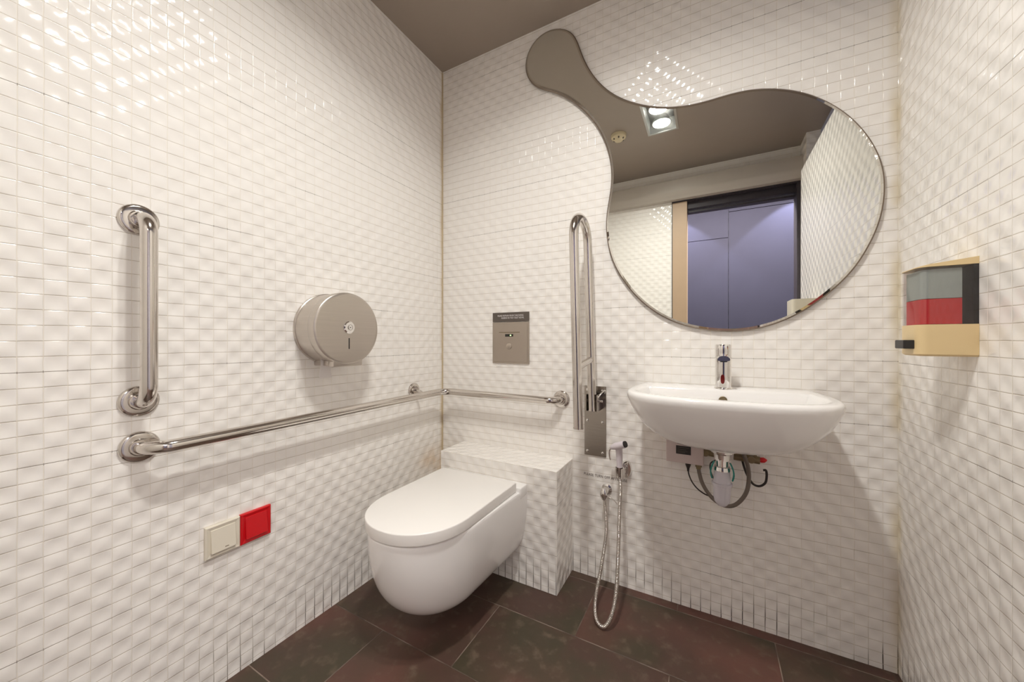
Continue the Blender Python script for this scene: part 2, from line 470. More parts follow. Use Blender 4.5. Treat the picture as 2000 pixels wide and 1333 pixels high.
# hallway beyond
def hall_wall():
    bm = bmesh.new()
    x0, x1, y = -1.6, 1.6, HY
    g = 0.0025
    cols = [(x0, -0.62), (-0.62, 0.18), (0.18, 0.98), (0.98, x1)]
    for i, (a, c) in enumerate(cols):
        zs = [0, 2.10, 2.6] if i % 2 else [0, 2.37, 2.6]
        for z0, z1 in zip(zs[:-1], zs[1:]):
            box(bm, a+g, c-g, y-0.02, y, z0+g, z1-g, 0.001, 1)
    return bm
o = link('wall_hall', hall_wall(), M['hall_blue']); struct(o, 'dark blue panelled hallway wall beyond the doorway, seen in the mirror', 'wall')
bm = bmesh.new()
box(bm, -1.6, 1.6, HY-0.08, HY-0.02, -0.06, 2.6); box(bm, -1.66, -1.6, HY-0.08, YF-0.12, -0.06, 2.6); box(bm, 1.6, 1.66, HY-0.08, YF-0.12, -0.06, 2.6)
box(bm, XO+0.1, 1.66, YF-0.12, YF-0.06, -0.06, 2.6); box(bm, -1.66, XL-0.1, YF-0.12, YF-0.06, -0.06, 2.6)
o = link('wall_hall_side', bm, M['hall_grey']); struct(o, 'grey hallway walls outside the room', 'wall')
o = link('ceiling_hall', boxm(-1.66, 1.66, HY-0.08, YF-0.12, 2.6, 2.66), M['hall_grey']); struct(o, 'grey hallway ceiling', 'ceiling')

# sliding door track cover (long beam over the door)
prof = [(YF, 2.395), (YF+0.075, 2.395), (YF+0.085, 2.34), (YF+0.088, 2.245), (YF+0.083, 2.215), (YF+0.066, 2.195), (YF+0.055, 2.175), (YF, 2.175)]
prof = [(YF, 2.325), (YF+0.088, 2.325), (YF+0.090, 2.235), (YF+0.086, 2.215), (YF+0.070, 2.198), (YF+0.058, 2.176), (YF, 2.176)]
bm = bmesh.new()
loft(bm, [[(x, y, z) for y, z in prof] for x in (XL+0.001, 0.587)])
o = link('trim_2', bm, M['beam'], smooth=35); struct(o, 'long beige sliding-door track cover under the ceiling, seen in the mirror', 'track cover')
# aged silicone bead in the corners
bm = bmesh.new()
sweep(bm, [(XL+0.002, YB-0.002, 0.0), (XL+0.002, YB-0.002, H-0.005)], 0.0036, 8)
o = link('trim_3', bm, M['silicone'], smooth=60); struct(o, 'yellowed sealant line in the left back corner', 'sealant')

# ------------------------------------------------------------------ tiled ledge behind the toilet
LZ = 0.487; LXA, LXB, LY = -1.110, -0.526, 1.303
bm = boxm(LXA, LXB, LY, YB-0.0005, 0.0, LZ, 0.0015, 1)
o = link('cistern_ledge', bm, [M['tile_ledge_front'], M['tile_ledge_side'], M['tile_ledge_top']])
for p in o.data.polygons:
    n = p.normal
    p.material_index = 2 if abs(n.z) > 0.8 else (1 if abs(n.x) > 0.8 else 0)
tag(o, 'low white mosaic-tiled ledge behind the toilet, against the back wall', 'ledge')

# ------------------------------------------------------------------ toilet
TC = -0.857
toilet = thing('toilet', 'white wall-hung toilet with closed lid in front of the tiled ledge', 'toilet', (TC, LY, 0))
def dring(cx, hw, yb, ys, yf, z, nside=8, nfront=40, nback=6, p=2.0, hb=None):
    """D-shaped ring: straight back edge yb, straight sides to ys, rounded front reaching yf"""
    pts = []
    hb = hw if hb is None else hb
    for i in range(nback): pts.append((cx + hb - 2*hb*i/nback, yb, z))
    for i in range(nside): pts.append((cx - hb + (hb-hw)*i/nside, yb + (ys-yb)*i/nside, z))
    for i in range(nfront+1):
        t = PI*i/nfront
        cs, sn = math.cos(t), math.sin(t)
        pts.append((cx - hw*math.copysign(abs(cs)**(2/p), cs), ys - (ys-yf)*abs(sn)**(2/p), z))
    for i in range(1, nside): pts.append((cx + hw + (hb-hw)*i/nside, ys + (yb-ys)*i/nside, z))
    return pts
bm = bmesh.new()
R = []
def toilet_ring(g, z, k=1.0):
    f = (0.533 + 0.467*g)*k
    return dring(TC, 0.1870*f, LY+0.0002, 0.985 + 0.05*(1-g), 0.740 + 0.178*(1-g) + 0.09*(1-k), z, p=2.15, hb=0.2015*f)
R.append(toilet_ring(0.0, 0.1122, 0.55)); R.append(toilet_ring(0.0, 0.1124, 0.85))
for k in range(0, 22):
    f = (k/21)**1.5; u = f
    R.append(toilet_ring((1-(1-u)**2.31)**(1/2.31), 0.1128 + (0.392-0.1128)*f))
R.append(toilet_ring(0.992, 0.398)); R.append(toilet_ring(0.975, 0.401)); R.append(toilet_ring(0.93, 0.4015)); R.append(toilet_ring(0.8, 0.4015))
loft(bm, R)
# raised hinge shelf behind the lid
sh = bmesh.new()
box(sh, TC-0.2015, TC+0.2015, 1.245, LY+0.0002, 0.375, 0.418, 0.005, 3)
o = link('bowl', bm, M['porcelain'], toilet, smooth=50)
link('rear_shelf', sh, M['porcelain'], toilet, smooth=50)
# seat and lid
def slab(cx, hw, yb, ys, yf, z0, z1, r):
    bm = bmesh.new(); R = []
    for k in range(5):
        a = PI/2*k/4; i = r*(1-math.sin(a)); R.append((z0 + r - r*math.cos(a), i))
    for k in range(5):
        a = PI/2*k/4; i = r*(1-math.cos(a)); R.append((z1 - r + r*math.sin(a), i))
    loft(bm, [dring(cx, hw-i, yb-i, ys, yf+i, z, p=2.12) for z, i in R])
    return bm
o = link('lid', slab(TC, 0.184, 1.240, 0.93, 0.735, 0.4035, 0.441, 0.004), M['lid'], toilet, smooth=50)

# ------------------------------------------------------------------ grab rails
def flange(name, base, nrm, parent, r=0.038):
    bm = lathe(bmesh.new(), base, nrm, [(0.0003, r), (0.004, r), (0.0075, r*0.93), (0.009, r*0.80), (0.0095, r*0.55), (0.012, 0.021), (0.016, 0.0185), (0.016, 0.001)], 48)
    return link(name, bm, M['steel_tube'], parent, smooth=40)
TR = 0.0160
t = thing('grab_rail', 'short vertical polished steel grab rail on the left wall', 'grab rail', (XL, 0.335, 0.854))
s = 0.067
path = fillet([(XL+0.002, 0.335, 0.852), (XL+s, 0.335, 0.852), (XL+s, 0.335, 1.303), (XL+0.002, 0.335, 1.303)], 0.045, 12)
link('rail', sweep(bmesh.new(), path, TR, 28), M['steel_tube'], t, smooth=60)
flange('flange', (XL, 0.335, 1.303), (1, 0, 0), t); flange('flange', (XL, 0.335, 0.852), (1, 0, 0), t)

t = thing('corner_grab_rail', 'long polished steel grab rail turning the corner above the toilet', 'grab rail', (XL, 0.336, 0.745))
s2 = 0.068
zr = 0.742
path = fillet([(XL+0.002, 0.336, zr-0.004), (XL+s2, 0.336, zr-0.003), (XL+s2, YB-s2, zr+0.006), (-0.576, YB-s2, zr+0.002), (-0.576, YB-0.002, zr+0.002)], [0.05, 0.06, 0.05], 12)
link('rail', sweep(bmesh.new(), path, TR, 28), M['steel_tube'], t, smooth=60)
flange('flange', (XL, 0.336, zr-0.004), (1, 0, 0), t); flange('flange', (-0.576, YB, zr+0.002), (0, -1, 0), t)
flange('flange', (XL, 1.272, 0.766), (1, 0, 0), t, 0.034)
bm = sweep(bmesh.new(), fillet([(XL+0.004, 1.272, 0.766), (XL+0.040, 1.272, 0.762), (XL+s2, 1.272, 0.750)], 0.03, 6), 0.0075, 14)
link('bracket', bm, M['steel_tube'], t, smooth=60)

t = thing('folding_grab_rail', 'tall hinged U-shaped steel rail folded up against the back wall', 'grab rail', (-0.423, YB, 0.66))
FR = 0.0175
path = [(-0.421, 1.252, 0.684)]
yc, zc_, rr = 1.335, 1.392, 0.085
xt = -0.438
path += [(-0.421 + (xt+0.421)*k/10, 1.252 - 0.002*k/10, 0.684 + (zc_-0.684)*k/10) for k in range(1, 11)]
for k in range(1, 24):
    a = PI - PI*k/24
    path.append((xt, yc + rr*math.cos(a), zc_ + rr*math.sin(a)))
path += [(xt + (-0.418-xt)*k/10, 1.420, zc_ + (0.722-zc_)*k/10) for k in range(0, 11)]
link('rail', sweep(bmesh.new(), path, FR, 28), M['steel_tube'], t, smooth=60)
bm = cyl(bmesh.new(), (-0.427, 1.262, 0.905), (-0.425, 1.412, 0.925), 0.0135, n=24)
link('cross_brace', bm, M['steel_tube'], t, smooth=60)
for (x, y, z) in ((-0.421, 1.252, 0.684), (-0.418, 1.420, 0.722)):
    bm = bmesh.new(); lathe(bm, (x, y, z), (0, 0, -1), [(-0.001, FR+0.0012), (0.003, FR+0.0012), (0.004, FR*0.9)], 28)
    link('end_cap', bm, M['steel_tube'], t, smooth=40)
wp = link('wall_plate', boxm(-0.4705, -0.3775, YB-0.005, YB-0.0002, 0.516, 0.811, 0.001, 1), M['plate_steel'], t)
for (x, z) in ((-0.457, 0.535), (-0.392, 0.533), (-0.457, 0.795), (-0.392, 0.793), (-0.457, 0.665), (-0.392, 0.662)):
    bm = lathe(bmesh.new(), (x, YB-0.005, z), (0, -1, 0), [(0, 0.0055), (0.0012, 0.0055), (0.0026, 0.0035), (0.0028, 0.0001)], 16)
    link('screw', bm, M['chrome'], wp, smooth=40)
bm = bmesh.new()
for sx in (-1, 1):
    x = -0.4185 + sx*0.0225
    box(bm, x-0.002, x+0.002, 1.405, YB-0.005, 0.718, 0.785, 0.0008, 1)
box(bm, -0.443, -0.394, YB-0.010, YB-0.005, 0.716, 0.788, 0.001, 1)
box(bm, -0.443, -0.394, 1.405, YB-0.005, 0.716, 0.7195, 0.0006, 1)
link('hinge_bracket', bm, M['plate_steel'], t)
bm = sweep(bmesh.new(), catmull([(-0.396, 1.42, 0.772), (-0.385, 1.435, 0.790), (-0.376, 1.455, 0.799), (-0.382, 1.47, 0.785)], 6), 0.0028, 10)
cyl(bm, (-0.445, 1.43, 0.757), (-0.380, 1.43, 0.757), 0.0045, n=14)
link('locking_pin', bm, M['chrome'], t, smooth=50)

# ------------------------------------------------------------------ toilet roll dispenser
DY, DZc, DR, DD = 0.838, 1.046, 0.128, 0.116
t = thing('toilet_roll_dispenser', 'round brushed steel jumbo toilet roll dispenser on the left wall', 'dispenser', (XL, DY, DZc-DR))
bm = lathe(bmesh.new(), (XL, DY, DZc), (1, 0, 0), [(0.0003, 0.1295), (0.010, 0.1295), (0.012, 0.127), (0.078, 0.1265), (0.080, 0.125)], 96)
neck = lambda x0, x1, yw0, yw1: box(bm, x0, x1, DY-yw0, DY+yw1, 0.914, 0.975, 0.002, 1)
neck(XL+0.0003, XL+0.080, 0.056, 0.056)
link('drum', bm, M['brushed'], t, smooth=35)
bm = lathe(bmesh.new(), (XL, DY, DZc), (1, 0, 0), [(0.079, 0.1275), (0.082, 0.129), (0.108, 0.129), (0.113, 0.1275), (0.1155, 0.1240), (0.116, 0.119), (0.116, 0.0001)], 96)
box(bm, XL+0.080, XL+0.1145, DY-0.058, DY+0.058, 0.912, 0.985, 0.003, 2)
cov = link('cover', bm, M['brushed'], t, smooth=35)
bm = lathe(bmesh.new(), (XL+0.116, DY+0.002, DZc+0.004), (1, 0, 0), [(0, 0.0225), (0.002, 0.0225), (0.0045, 0.019), (0.0045, 0.011), (0.003, 0.010), (0.003, 0.008), (0.0065, 0.0075), (0.0065, 0.0001)], 40)
lk = link('lock', bm, M['chrome'], cov, smooth=35)
link('keyhole', boxm(XL+0.1226, XL+0.1228, DY-0.001, DY+0.004, DZc+0.0025, DZc+0.0055), M['dark'], cov)
bm = boxm(XL+0.1155, XL+0.1164, DY-0.0010, DY+0.0038, 0.973, 1.012, 0.0004, 1)
link('sight_slot', bm, M['dark'], cov)
# tissue hanging out
bm = bmesh.new()
rings = []
for k in range(9):
    z = 0.950 - 0.080*k/8; x = XL + 0.052 + 0.004*math.sin(k*0.7)
    rings.append([(x, 0.772, z), (x+0.0012, 0.772, z), (x+0.0012, 0.815 + 0.003*math.sin(k), z), (x, 0.815 + 0.003*math.sin(k), z)])
loft(bm, rings)
o = link('toilet_paper', bm, M['paper'], smooth=30); tag(o, 'short end of white tissue hanging below the round steel dispenser', 'toilet paper')

# ------------------------------------------------------------------ switches on the left wall
def gang(t, y0, y1, z0, z1, mat, mat2):
    bm = bmesh.new()
    rings = []
    for d, i in ((0.0003, 0.0), (0.0085, 0.0), (0.0108, 0.003)):
        rings.append([(XL+d, y0+i, z0+i), (XL+d, y1-i, z0+i), (XL+d, y1-i, z1-i), (XL+d, y0+i, z1-i)])
    rings.append([(XL+0.0085, y0+0.012, z0+0.014), (XL+0.0085, y1-0.012, z0+0.014), (XL+0.0085, y1-0.012, z1-0.012), (XL+0.0085, y0+0.012, z1-0.012)])
    loft(bm, rings)
    link('frame', bm, mat, t)
    bm = bmesh.new()
    a, c, e, f_ = y0+0.0125, y1-0.0125, z0+0.0145, z1-0.0125
    loft(bm, [[(XL+0.006, a, e), (XL+0.006, c, e), (XL+0.006, c, f_), (XL+0.006, a, f_)],
              [(XL+0.0175, a, e), (XL+0.0175, c, e), (XL+0.0105, c, f_), (XL+0.0105, a, f_)]])
    bmesh.ops.bevel(bm, geom=bm.edges[:], offset=0.0007, segments=1, affect='EDGES')
    return link('rocker', bm, mat2, t)
t = thing('light_switch', 'ivory rocker light switch on the left wall beside the red one', 'switch', (XL, 0.508, 0.382))
rk = gang(t, 0.4650, 0.5495, 0.383, 0.4745, M['ivory'], M['ivory'])
link('indicator', boxm(XL+0.0163, XL+0.0172, 0.509, 0.518, 0.4045, 0.4062), M['brass'], rk)
t = thing('emergency_switch', 'red emergency call switch plate on the left wall', 'switch', (XL, 0.593, 0.382))
gang(t, 0.5505, 0.6350, 0.3835, 0.4755, M['red'], M['red'])

# ------------------------------------------------------------------ flush panel on the back wall
t = thing('flush_panel', 'steel sensor flush panel with dark name strip on the back wall above the ledge', 'flush panel', (-0.834, YB, 0.894))
bm = boxm(-0.9345, -0.7345, YB-0.006, YB-0.0002, 0.894, 1.092, 0.0015, 1)
link('plate', bm, M['flush_steel'], t)
bm = boxm(-0.926, -0.743, YB-0.0085, YB-0.006, 0.902, 1.084, 0.0012, 1)
inner = link('face_plate', bm, M['flush_steel'], t)
link('slot', boxm(-0.895, -0.782, YB-0.0095, YB-0.0085, 1.0415, 1.0445, 0.0004, 1), M['brass'], inner)
link('sensor_window', boxm(-0.861, -0.817, YB-0.0098, YB-0.0085, 1.0225, 1.0345, 0.0005, 1), M['dark'], inner)
bm = lathe(bmesh.new(), (-0.831, YB-0.0098, 1.0285), (0, -1, 0), [(0, 0.0034), (0.0008, 0.0030), (0.0012, 0.0001)], 16)
link('indicator_light', bm, M['led'], inner)
bm = lathe(bmesh.new(), (-0.840, YB-0.0085, 0.976), (0, -1, 0), [(0, 0.0145), (0.002, 0.0145), (0.0035, 0.012), (0.0035, 0.0001)], 32)
link('button', bm, M['flush_steel'], inner, smooth=40)
npl = link('name_strip', boxm(-0.9335, -0.7355, YB-0.006, YB-0.0002, 1.0945, 1.1385, 0.0010, 1), M['nameplate'], t)
txt('lettering', 'PLEASE REFRAIN FROM THROWING', 0.0110, (-0.834, YB-0.0062, 1.1225), FACE_CAM, M['letter'], npl, align='CENTER', sx=0.80)
txt('lettering', 'RUBBISH IN THE TOILET BOWL', 0.0110, (-0.822, YB-0.0062, 1.1115), FACE_CAM, M['letter'], npl, align='CENTER', sx=0.80)

# ------------------------------------------------------------------ wall notice
o = txt('wall_lettering', 'PLEASE TURN OFF AFTER USE', 0.0155, (-0.474, YB-0.0012, 0.4325), FACE_CAM, M['letter_dark'], None, spacing=1.12, sx=0.80)
tag(o, 'small dark lettering PLEASE TURN OFF AFTER USE on the tiles by the hand sprayer', 'lettering')

# ------------------------------------------------------------------ mirror
MIRROR_OUTLINE = [(-0.5666,2.3734),(-0.527,2.3399),(-0.5026,2.2961),(-0.485,2.2366),(-0.4613,2.1753),(-0.4241,2.105),(-0.3726,2.0363),(-0.308,1.978),(-0.2414,1.9372),(-0.1777,1.9067),(-0.1166,1.8877),(-0.0499,1.877),(0.0138,1.8764),(0.0746,1.8786),(0.1327,1.8721),(0.1884,1.8568),(0.2417,1.8331),(0.2929,1.8009),(0.342,1.7568),(0.3833,1.7077),(0.4176,1.652),(0.4444,1.5922),(0.4608,1.5324),(0.4662,1.4719),(0.4619,1.4062),(0.4499,1.3487),(0.4288,1.2918),(0.4006,1.2344),(0.3658,1.1877),(0.3238,1.1439),(0.2739,1.1027),(0.222,1.072),(0.1609,1.0486),(0.0967,1.0368),(0.0292,1.0377),(-0.0499,1.0506),(-0.1252,1.0771),(-0.1956,1.122),(-0.2601,1.1832),(-0.3178,1.2664),(-0.3524,1.3399),(-0.3705,1.4229),(-0.3756,1.4946),(-0.3655,1.5638),(-0.3534,1.6321),(-0.3504,1.6918),(-0.3594,1.7645),(-0.3776,1.8299),(-0.4085,1.8996),(-0.4506,1.9636),(-0.5103,2.0346),(-0.5781,2.094),(-0.6427,2.1296),(-0.6975,2.1636),(-0.7351,2.2137),(-0.7503,2.2702),(-0.7414,2.3237),(-0.71,2.3679),(-0.6669,2.3896),(-0.6189,2.3919)]
def closed_smooth(P, sub=5):
    n = len(P); out = []
    P = [Vector((a, c)) for a, c in P]
    for i in range(n):
        p0, p1, p2, p3 = P[i-1], P[i], P[(i+1) % n], P[(i+2) % n]
        for k in range(sub):
            t = k/sub
            out.append(0.5*((2*p1) + (p2-p0)*t + (2*p0-5*p1+4*p2-p3)*t*t + (3*p1-p0-3*p2+p3)*t**3))
    return out
def relax(P, it):
    for _ in range(it):
        n = len(P); P = [(P[i-1] + P[i]*2 + P[(i+1) % n])/4 for i in range(n)]
    return P
OUT = relax(closed_smooth(MIRROR_OUTLINE), 14)
def inset(P, d):
    n = len(P); res = []
    for i in range(n):
        t = (P[(i+1) % n] - P[i-1]).normalized()
        res.append(P[i] + Vector((t.y, -t.x))*d)     # outline runs clockwise: inward is to the right
    return res
t = thing('wall_mirror', 'large comma-shaped mirror with a thin shiny edge on the back wall above the basin', 'mirror', (0.05, YB, 1.04))
r3 = lambda P, y: [(p.x, y, p.y) for p in P]
from mathutils.geometry import tessellate_polygon
def flat_poly(bm, pts):
    vv = [bm.verts.new(p) for p in pts]
    for tri in tessellate_polygon([[Vector(p) for p in pts]]):
        try: bm.faces.new([vv[i] for i in tri])
        except ValueError: pass
bm = bmesh.new(); flat_poly(bm, r3(inset(OUT, 0.0080), YM))
gl = link('glass', bm, M['mirror'], t)
bm = bmesh.new()
loft(bm, [r3(inset(OUT, 0.0080), YM), r3(inset(OUT, 0.0012), YM+0.0016), r3(inset(OUT, -0.0030), YM+0.0046), r3(inset(OUT, -0.0032), YM+0.0070), r3(inset(OUT, 0.003), YM+0.0075)], False, False)
eo = link('bevelled_edge', bm, [M['mirror_edge'], M['mirror_side']], t)
nseg = len(OUT)
for i, p in enumerate(eo.data.polygons):
    p.material_index = 1 if i >= nseg else 0
bm = bmesh.new()
ri = inset(OUT, 0.004)
loft(bm, [r3(ri, YM+0.0072), r3(ri, YB-0.0003)], False, False)
flat_poly(bm, r3(ri, YM+0.0073))
link('backing', bm, M['mirror_back'], t)

# ------------------------------------------------------------------ wash basin
BX = 0.036
def bring(z, hw, yf, yb=YB-0.0006, hb=None, ys=1.285, n=2.75, cx=BX, NB=16, NS=8, NC=56):
    hb = hb if hb is not None else hw*0.92
    pts = []
    for i in range(NB): pts.append((cx + hb - 2*hb*i/NB, yb, z))
    for i in range(NS):
        f = i/NS; e = f*f*(3-2*f)*0.4 + f*0.6
        pts.append((cx - (hb + (hw-hb)*math.sin(f*PI/2)), yb + (ys-yb)*f, z))
    for i in range(NC+1):
        a = PI*i/NC; cs, sn = math.cos(a), math.sin(a)
        pts.append((cx - hw*math.copysign(abs(cs)**(2/n), cs), ys - (ys-yf)*abs(sn)**(2/n), z))
    for i in range(1, NS):
        f = 1 - i/NS
        pts.append((cx + (hb + (hw-hb)*math.sin(f*PI/2)), yb + (ys-yb)*f, z))
    return pts
ZT = 0.840
R = [bring(0.668, 0.045, 1.27, n=2.2, hb=0.045), bring(0.669, 0.09, 1.24, n=2.2, hb=0.08), bring(0.676, 0.145, 1.205, n=2.3, hb=0.13), bring(0.690, 0.183, 1.18, n=2.4, hb=0.165),
     bring(0.710, 0.213, 1.155, n=2.45, hb=0.195), bring(0.735, 0.238, 1.135, n=2.5, hb=0.218), bring(0.765, 0.259, 1.115, n=2.6, hb=0.238),
     bring(0.795, 0.273, 1.100, n=2.7, hb=0.251), bring(0.815, 0.280, 1.092, hb=0.258), bring(0.827, 0.283, 1.089, hb=0.261),
     bring(0.834, 0.2815, 1.0905, hb=0.2605), bring(0.8385, 0.278, 1.094, hb=0.258), bring(ZT, 0.273, 1.099, hb=0.255), bring(ZT, 0.262, 1.110, yb=YB-0.008, hb=0.246)]
inn = [(0.8405, 0.253, 1.119, 1.372), (0.8385, 0.249, 1.123, 1.367), (0.832, 0.245, 1.127, 1.363), (0.815, 0.240, 1.133, 1.360), (0.79, 0.232, 1.140, 1.356),
       (0.76, 0.218, 1.152, 1.350), (0.735, 0.195, 1.168, 1.340), (0.718, 0.160, 1.188, 1.325), (0.708, 0.110, 1.212, 1.305), (0.702, 0.05, 1.242, 1.285), (0.701, 0.02, 1.256, 1.275)]
for z, hw, yf, yb in inn: R.append(bring(z, hw, yf, yb=yb, hb=hw*0.93, ys=(yf*0.45+yb*0.55), n=2.6))
bm = bmesh.new(); loft(bm, R)
basin = thing('wash_basin', 'white ceramic wall-hung wash basin below the mirror', 'basin', (BX, YB, 0.667))
bowl = link('bowl', bm, M['porcelain'], basin, smooth=60)
bm = lathe(bmesh.new(), (0.040, 1.3585, 0.806), (0, -1, 0.12), [(0.0, 0.0125), (0.0022, 0.0125), (0.003, 0.0105), (0.0005, 0.0095), (0.0002, 0.0001)], 32)
link('overflow_ring', bm, M['brass'], basin, smooth=40)
bm = lathe(bmesh.new(), (BX, 1.265, 0.7015), (0, 0, 1), [(0, 0.022), (0.003, 0.021), (0.0035, 0.0001)], 32)
link('drain', bm, M['chrome'], basin, smooth=40)

# tap
TX, TY = 0.0415, 1.395
t = thing('tap', 'chrome sensor tap with red sensor eye on the back edge of the basin', 'tap', (TX, TY, ZT))
bm = lathe(bmesh.new(), (TX, TY, ZT), (0, 0, 1), [(0.0003, 0.0275), (0.003, 0.0275), (0.005, 0.026), (0.006, 0.025)], 40)
link('base_ring', bm, M['chrome'], t, smooth=40)
bm = lathe(bmesh.new(), (TX, TY, ZT+0.005), (0, 0, 1), [(0, 0.0238), (0.128, 0.0246), (0.142, 0.0246), (0.1445, 0.0230), (0.145, 0.0001)], 48)
body = link('body', bm, M['chrome'], t, smooth=40)
bm = bmesh.new(); rings = []
for k in range(9):
    f = k/8; y = TY - 0.006 - 0.062*f; z = ZT + 0.108 - 0.006*f; hh = 0.0135 - 0.002*f; ww = 0.0185 - 0.001*f
    rings.append([(TX + ww*math.cos(a)*1.0, y, z + (hh*math.sin(a) if math.sin(a) > 0 else 0.006*math.copysign(abs(math.sin(a))**0.4, math.sin(a)))) for a in [2*PI*i/32 for i in range(32)]])
loft(bm, rings)
sp = link('spout', bm, M['chrome'], t, smooth=50)
bm = lathe(bmesh.new(), (TX, TY-0.056, ZT+0.097), (0, 0, -1), [(-0.004, 0.0105), (0.004, 0.0105), (0.004, 0.0001)], 28)
link('aerator', bm, M['dark'], sp, smooth=40)
bm = bmesh.new()
rr = []
for y in (TY-0.0215, TY-0.0252):
    rr.append([(TX - 0.002 + 0.0060*math.cos(a), y, ZT + 0.034 + 0.0155*math.copysign(abs(math.sin(a))**0.6, math.sin(a))) for a in [2*PI*i/24 for i in range(24)]])
loft(bm, rr)
M['sensor_red'] = plain('sensor_dark_red', (0.16, 0.01, 0.008), 0.15)
link('sensor_eye', bm, M['sensor_red'], body)

# parts under the basin: control box, trap, hoses, stop valve
t = thing('sensor_control_box', 'small aged white tap control box under the basin, with dark label', 'control box', (-0.079, YB, 0.556))
link('case', boxm(-0.141, -0.017, 1.425, YB-0.0003, 0.557, 0.664, 0.003, 2), M['pink_white'], t)
lb = link('label', boxm(-0.107, -0.058, 1.4235, 1.425, 0.590, 0.620), M['dark'], t)
for k, (wd, zz) in enumerate(((0.040, 0.6145), (0.030, 0.607), (0.034, 0.601), (0.026, 0.596))):
    link('print_line', boxm(-0.1025, -0.1025+wd, 1.4232, 1.4235, zz-0.0008, zz+0.0008), M['nameplate'], lb)
bm = lathe(bmesh.new(), (-0.068, 1.445, 0.557), (0, 0, -1), [(0, 0.0095), (0.008, 0.0095), (0.022, 0.0045), (0.032, 0.0035), (0.032, 0.0001)], 20)
link('cable_plug', bm, M['rubber'], t, smooth=50)
bm = lathe(bmesh.new(), (-0.034, 1.445, 0.557), (0, 0, -1), [(0, 0.011), (0.010, 0.011), (0.011, 0.008), (0.018, 0.008), (0.018, 0.0001)], 20)
link('hose_nut', bm, M['brass'], t, smooth=40)

o = link('power_cable', sweep(bmesh.new(), catmull([(-0.068, 1.445, 0.528), (-0.065, 1.445, 0.512), (-0.055, 1.445, 0.488), (-0.037, 1.445, 0.466), (-0.012, 1.445, 0.451), (0.012, 1.447, 0.447), (0.028, 1.450, 0.455), (0.02, 1.462, 0.49), (0.005, 1.465, 0.53), (0.004, 1.465, 0.558), (0.02, 1.46, 0.575)], 8), 0.0023, 10), M['rubber'], smooth=60)
tag(o, 'thin black cable hanging from the control box under the basin', 'cable')
o = link('water_hose', sweep(bmesh.new(), catmull([(-0.034, 1.445, 0.540), (-0.031, 1.445, 0.522), (-0.022, 1.440, 0.492), (-0.004, 1.435, 0.462), (0.018, 1.432, 0.441), (0.045, 1.430, 0.430), (0.072, 1.430, 0.435), (0.095, 1.430, 0.458), (0.112, 1.43, 0.493), (0.118, 1.43, 0.535), (0.115, 1.425, 0.575), (0.106, 1.415, 0.610), (0.097, 1.40, 0.640), (0.092, 1.39, 0.672)], 8), 0.0065, 16), M['hose_grey'], smooth=60)
tag(o, 'grey flexible water hose looping under the basin behind the trap', 'hose')
t = thing('bottle_trap', 'chrome and clear plastic bottle trap hanging under the basin drain', 'trap', (0.036, 1.31, 0.46))
bm = lathe(bmesh.new(), (0.036, 1.31, 0.668), (0, 0, -1), [(0.001, 0.056), (0.002, 0.058), (0.008, 0.057), (0.011, 0.050), (0.012, 0.020)], 40, cap0=True)
link('basin_flange', bm, M['porcelain'], t, smooth=40)
bm = lathe(bmesh.new(), (0.036, 1.31, 0.630), (0, 0, -1), [(-0.026, 0.034), (-0.018, 0.033), (-0.012, 0.024), (0, 0.0225), (0.006, 0.0225), (0.007, 0.0180), (0.026, 0.0180), (0.028, 0.022), (0.036, 0.0235), (0.040, 0.0235), (0.041, 0.015)], 40)
link('collar', bm, M['chrome'], t, smooth=40)
bm = lathe(bmesh.new(), (0.036, 1.31, 0.590), (0, 0, -1), [(0, 0.0205), (0.005, 0.0225), (0.038, 0.0245), (0.039, 0.0290), (0.046, 0.0290), (0.048, 0.0250), (0.085, 0.0245), (0.100, 0.0215), (0.112, 0.0125), (0.117, 0.0001)], 40)
link('bottle', bm, M['clear_trap'], t, smooth=40)
bm = cyl(bmesh.new(), (0.036, 1.33, 0.606), (0.036, YB-0.0003, 0.606), 0.015, n=24)
link('outlet_pipe', bm, M['chrome'], t, smooth=50)
for s in (-1, 1):
    bm = bmesh.new(); rings = []
    for k in range(7):
        f = k/6; z = 0.618 - 0.055*f; x = 0.036 + s*(0.022 + 0.010*math.sin(f*PI*0.8)); wd = 0.004 + 0.004*math.sin(f*PI)
        rings.append([(x-0.002, 1.30-wd, z), (x+0.002, 1.30-wd, z), (x+0.002, 1.30+wd, z), (x-0.002, 1.30+wd, z)])
    loft(bm, rings); link('teal_tie', bm, M['teal'], t, smooth=40)
t = thing('stop_valve', 'small brass stop valve with red tap on the wall under the basin', 'valve', (0.12, YB, 0.60))
bm = cyl(bmesh.new(), (0.125, YB-0.0003, 0.600), (0.125, 1.43, 0.600), 0.0115, n=20)
cyl(bm, (0.075, 1.445, 0.602), (0.150, 1.445, 0.598), 0.0125, n=20)
lathe(bm, (0.125, YB-0.0003, 0.600), (0, -1, 0), [(0, 0.021), (0.004, 0.021), (0.007, 0.013)], 24)
link('valve_body', bm, M['brass'], t, smooth=45)
link('handle', lathe(bmesh.new(), (0.150, 1.445, 0.600), (1, 0, 0.12), [(0, 0.008), (0.004, 0.009), (0.012, 0.009), (0.020, 0.003), (0.021, 0.0001)], 16), M['red'], t, smooth=45)
bm = cyl(bmesh.new(), (-0.012, YB-0.0003, 0.602), (-0.012, 1.43, 0.602), 0.011, n=20)
cyl(bm, (-0.030, 1.445, 0.606), (0.02, 1.445, 0.600), 0.0115, n=20)
o = link('pipe_elbow', bm, M['brass'], smooth=45); tag(o, 'short dull brass pipe stub beside the control box under the basin', 'pipe')
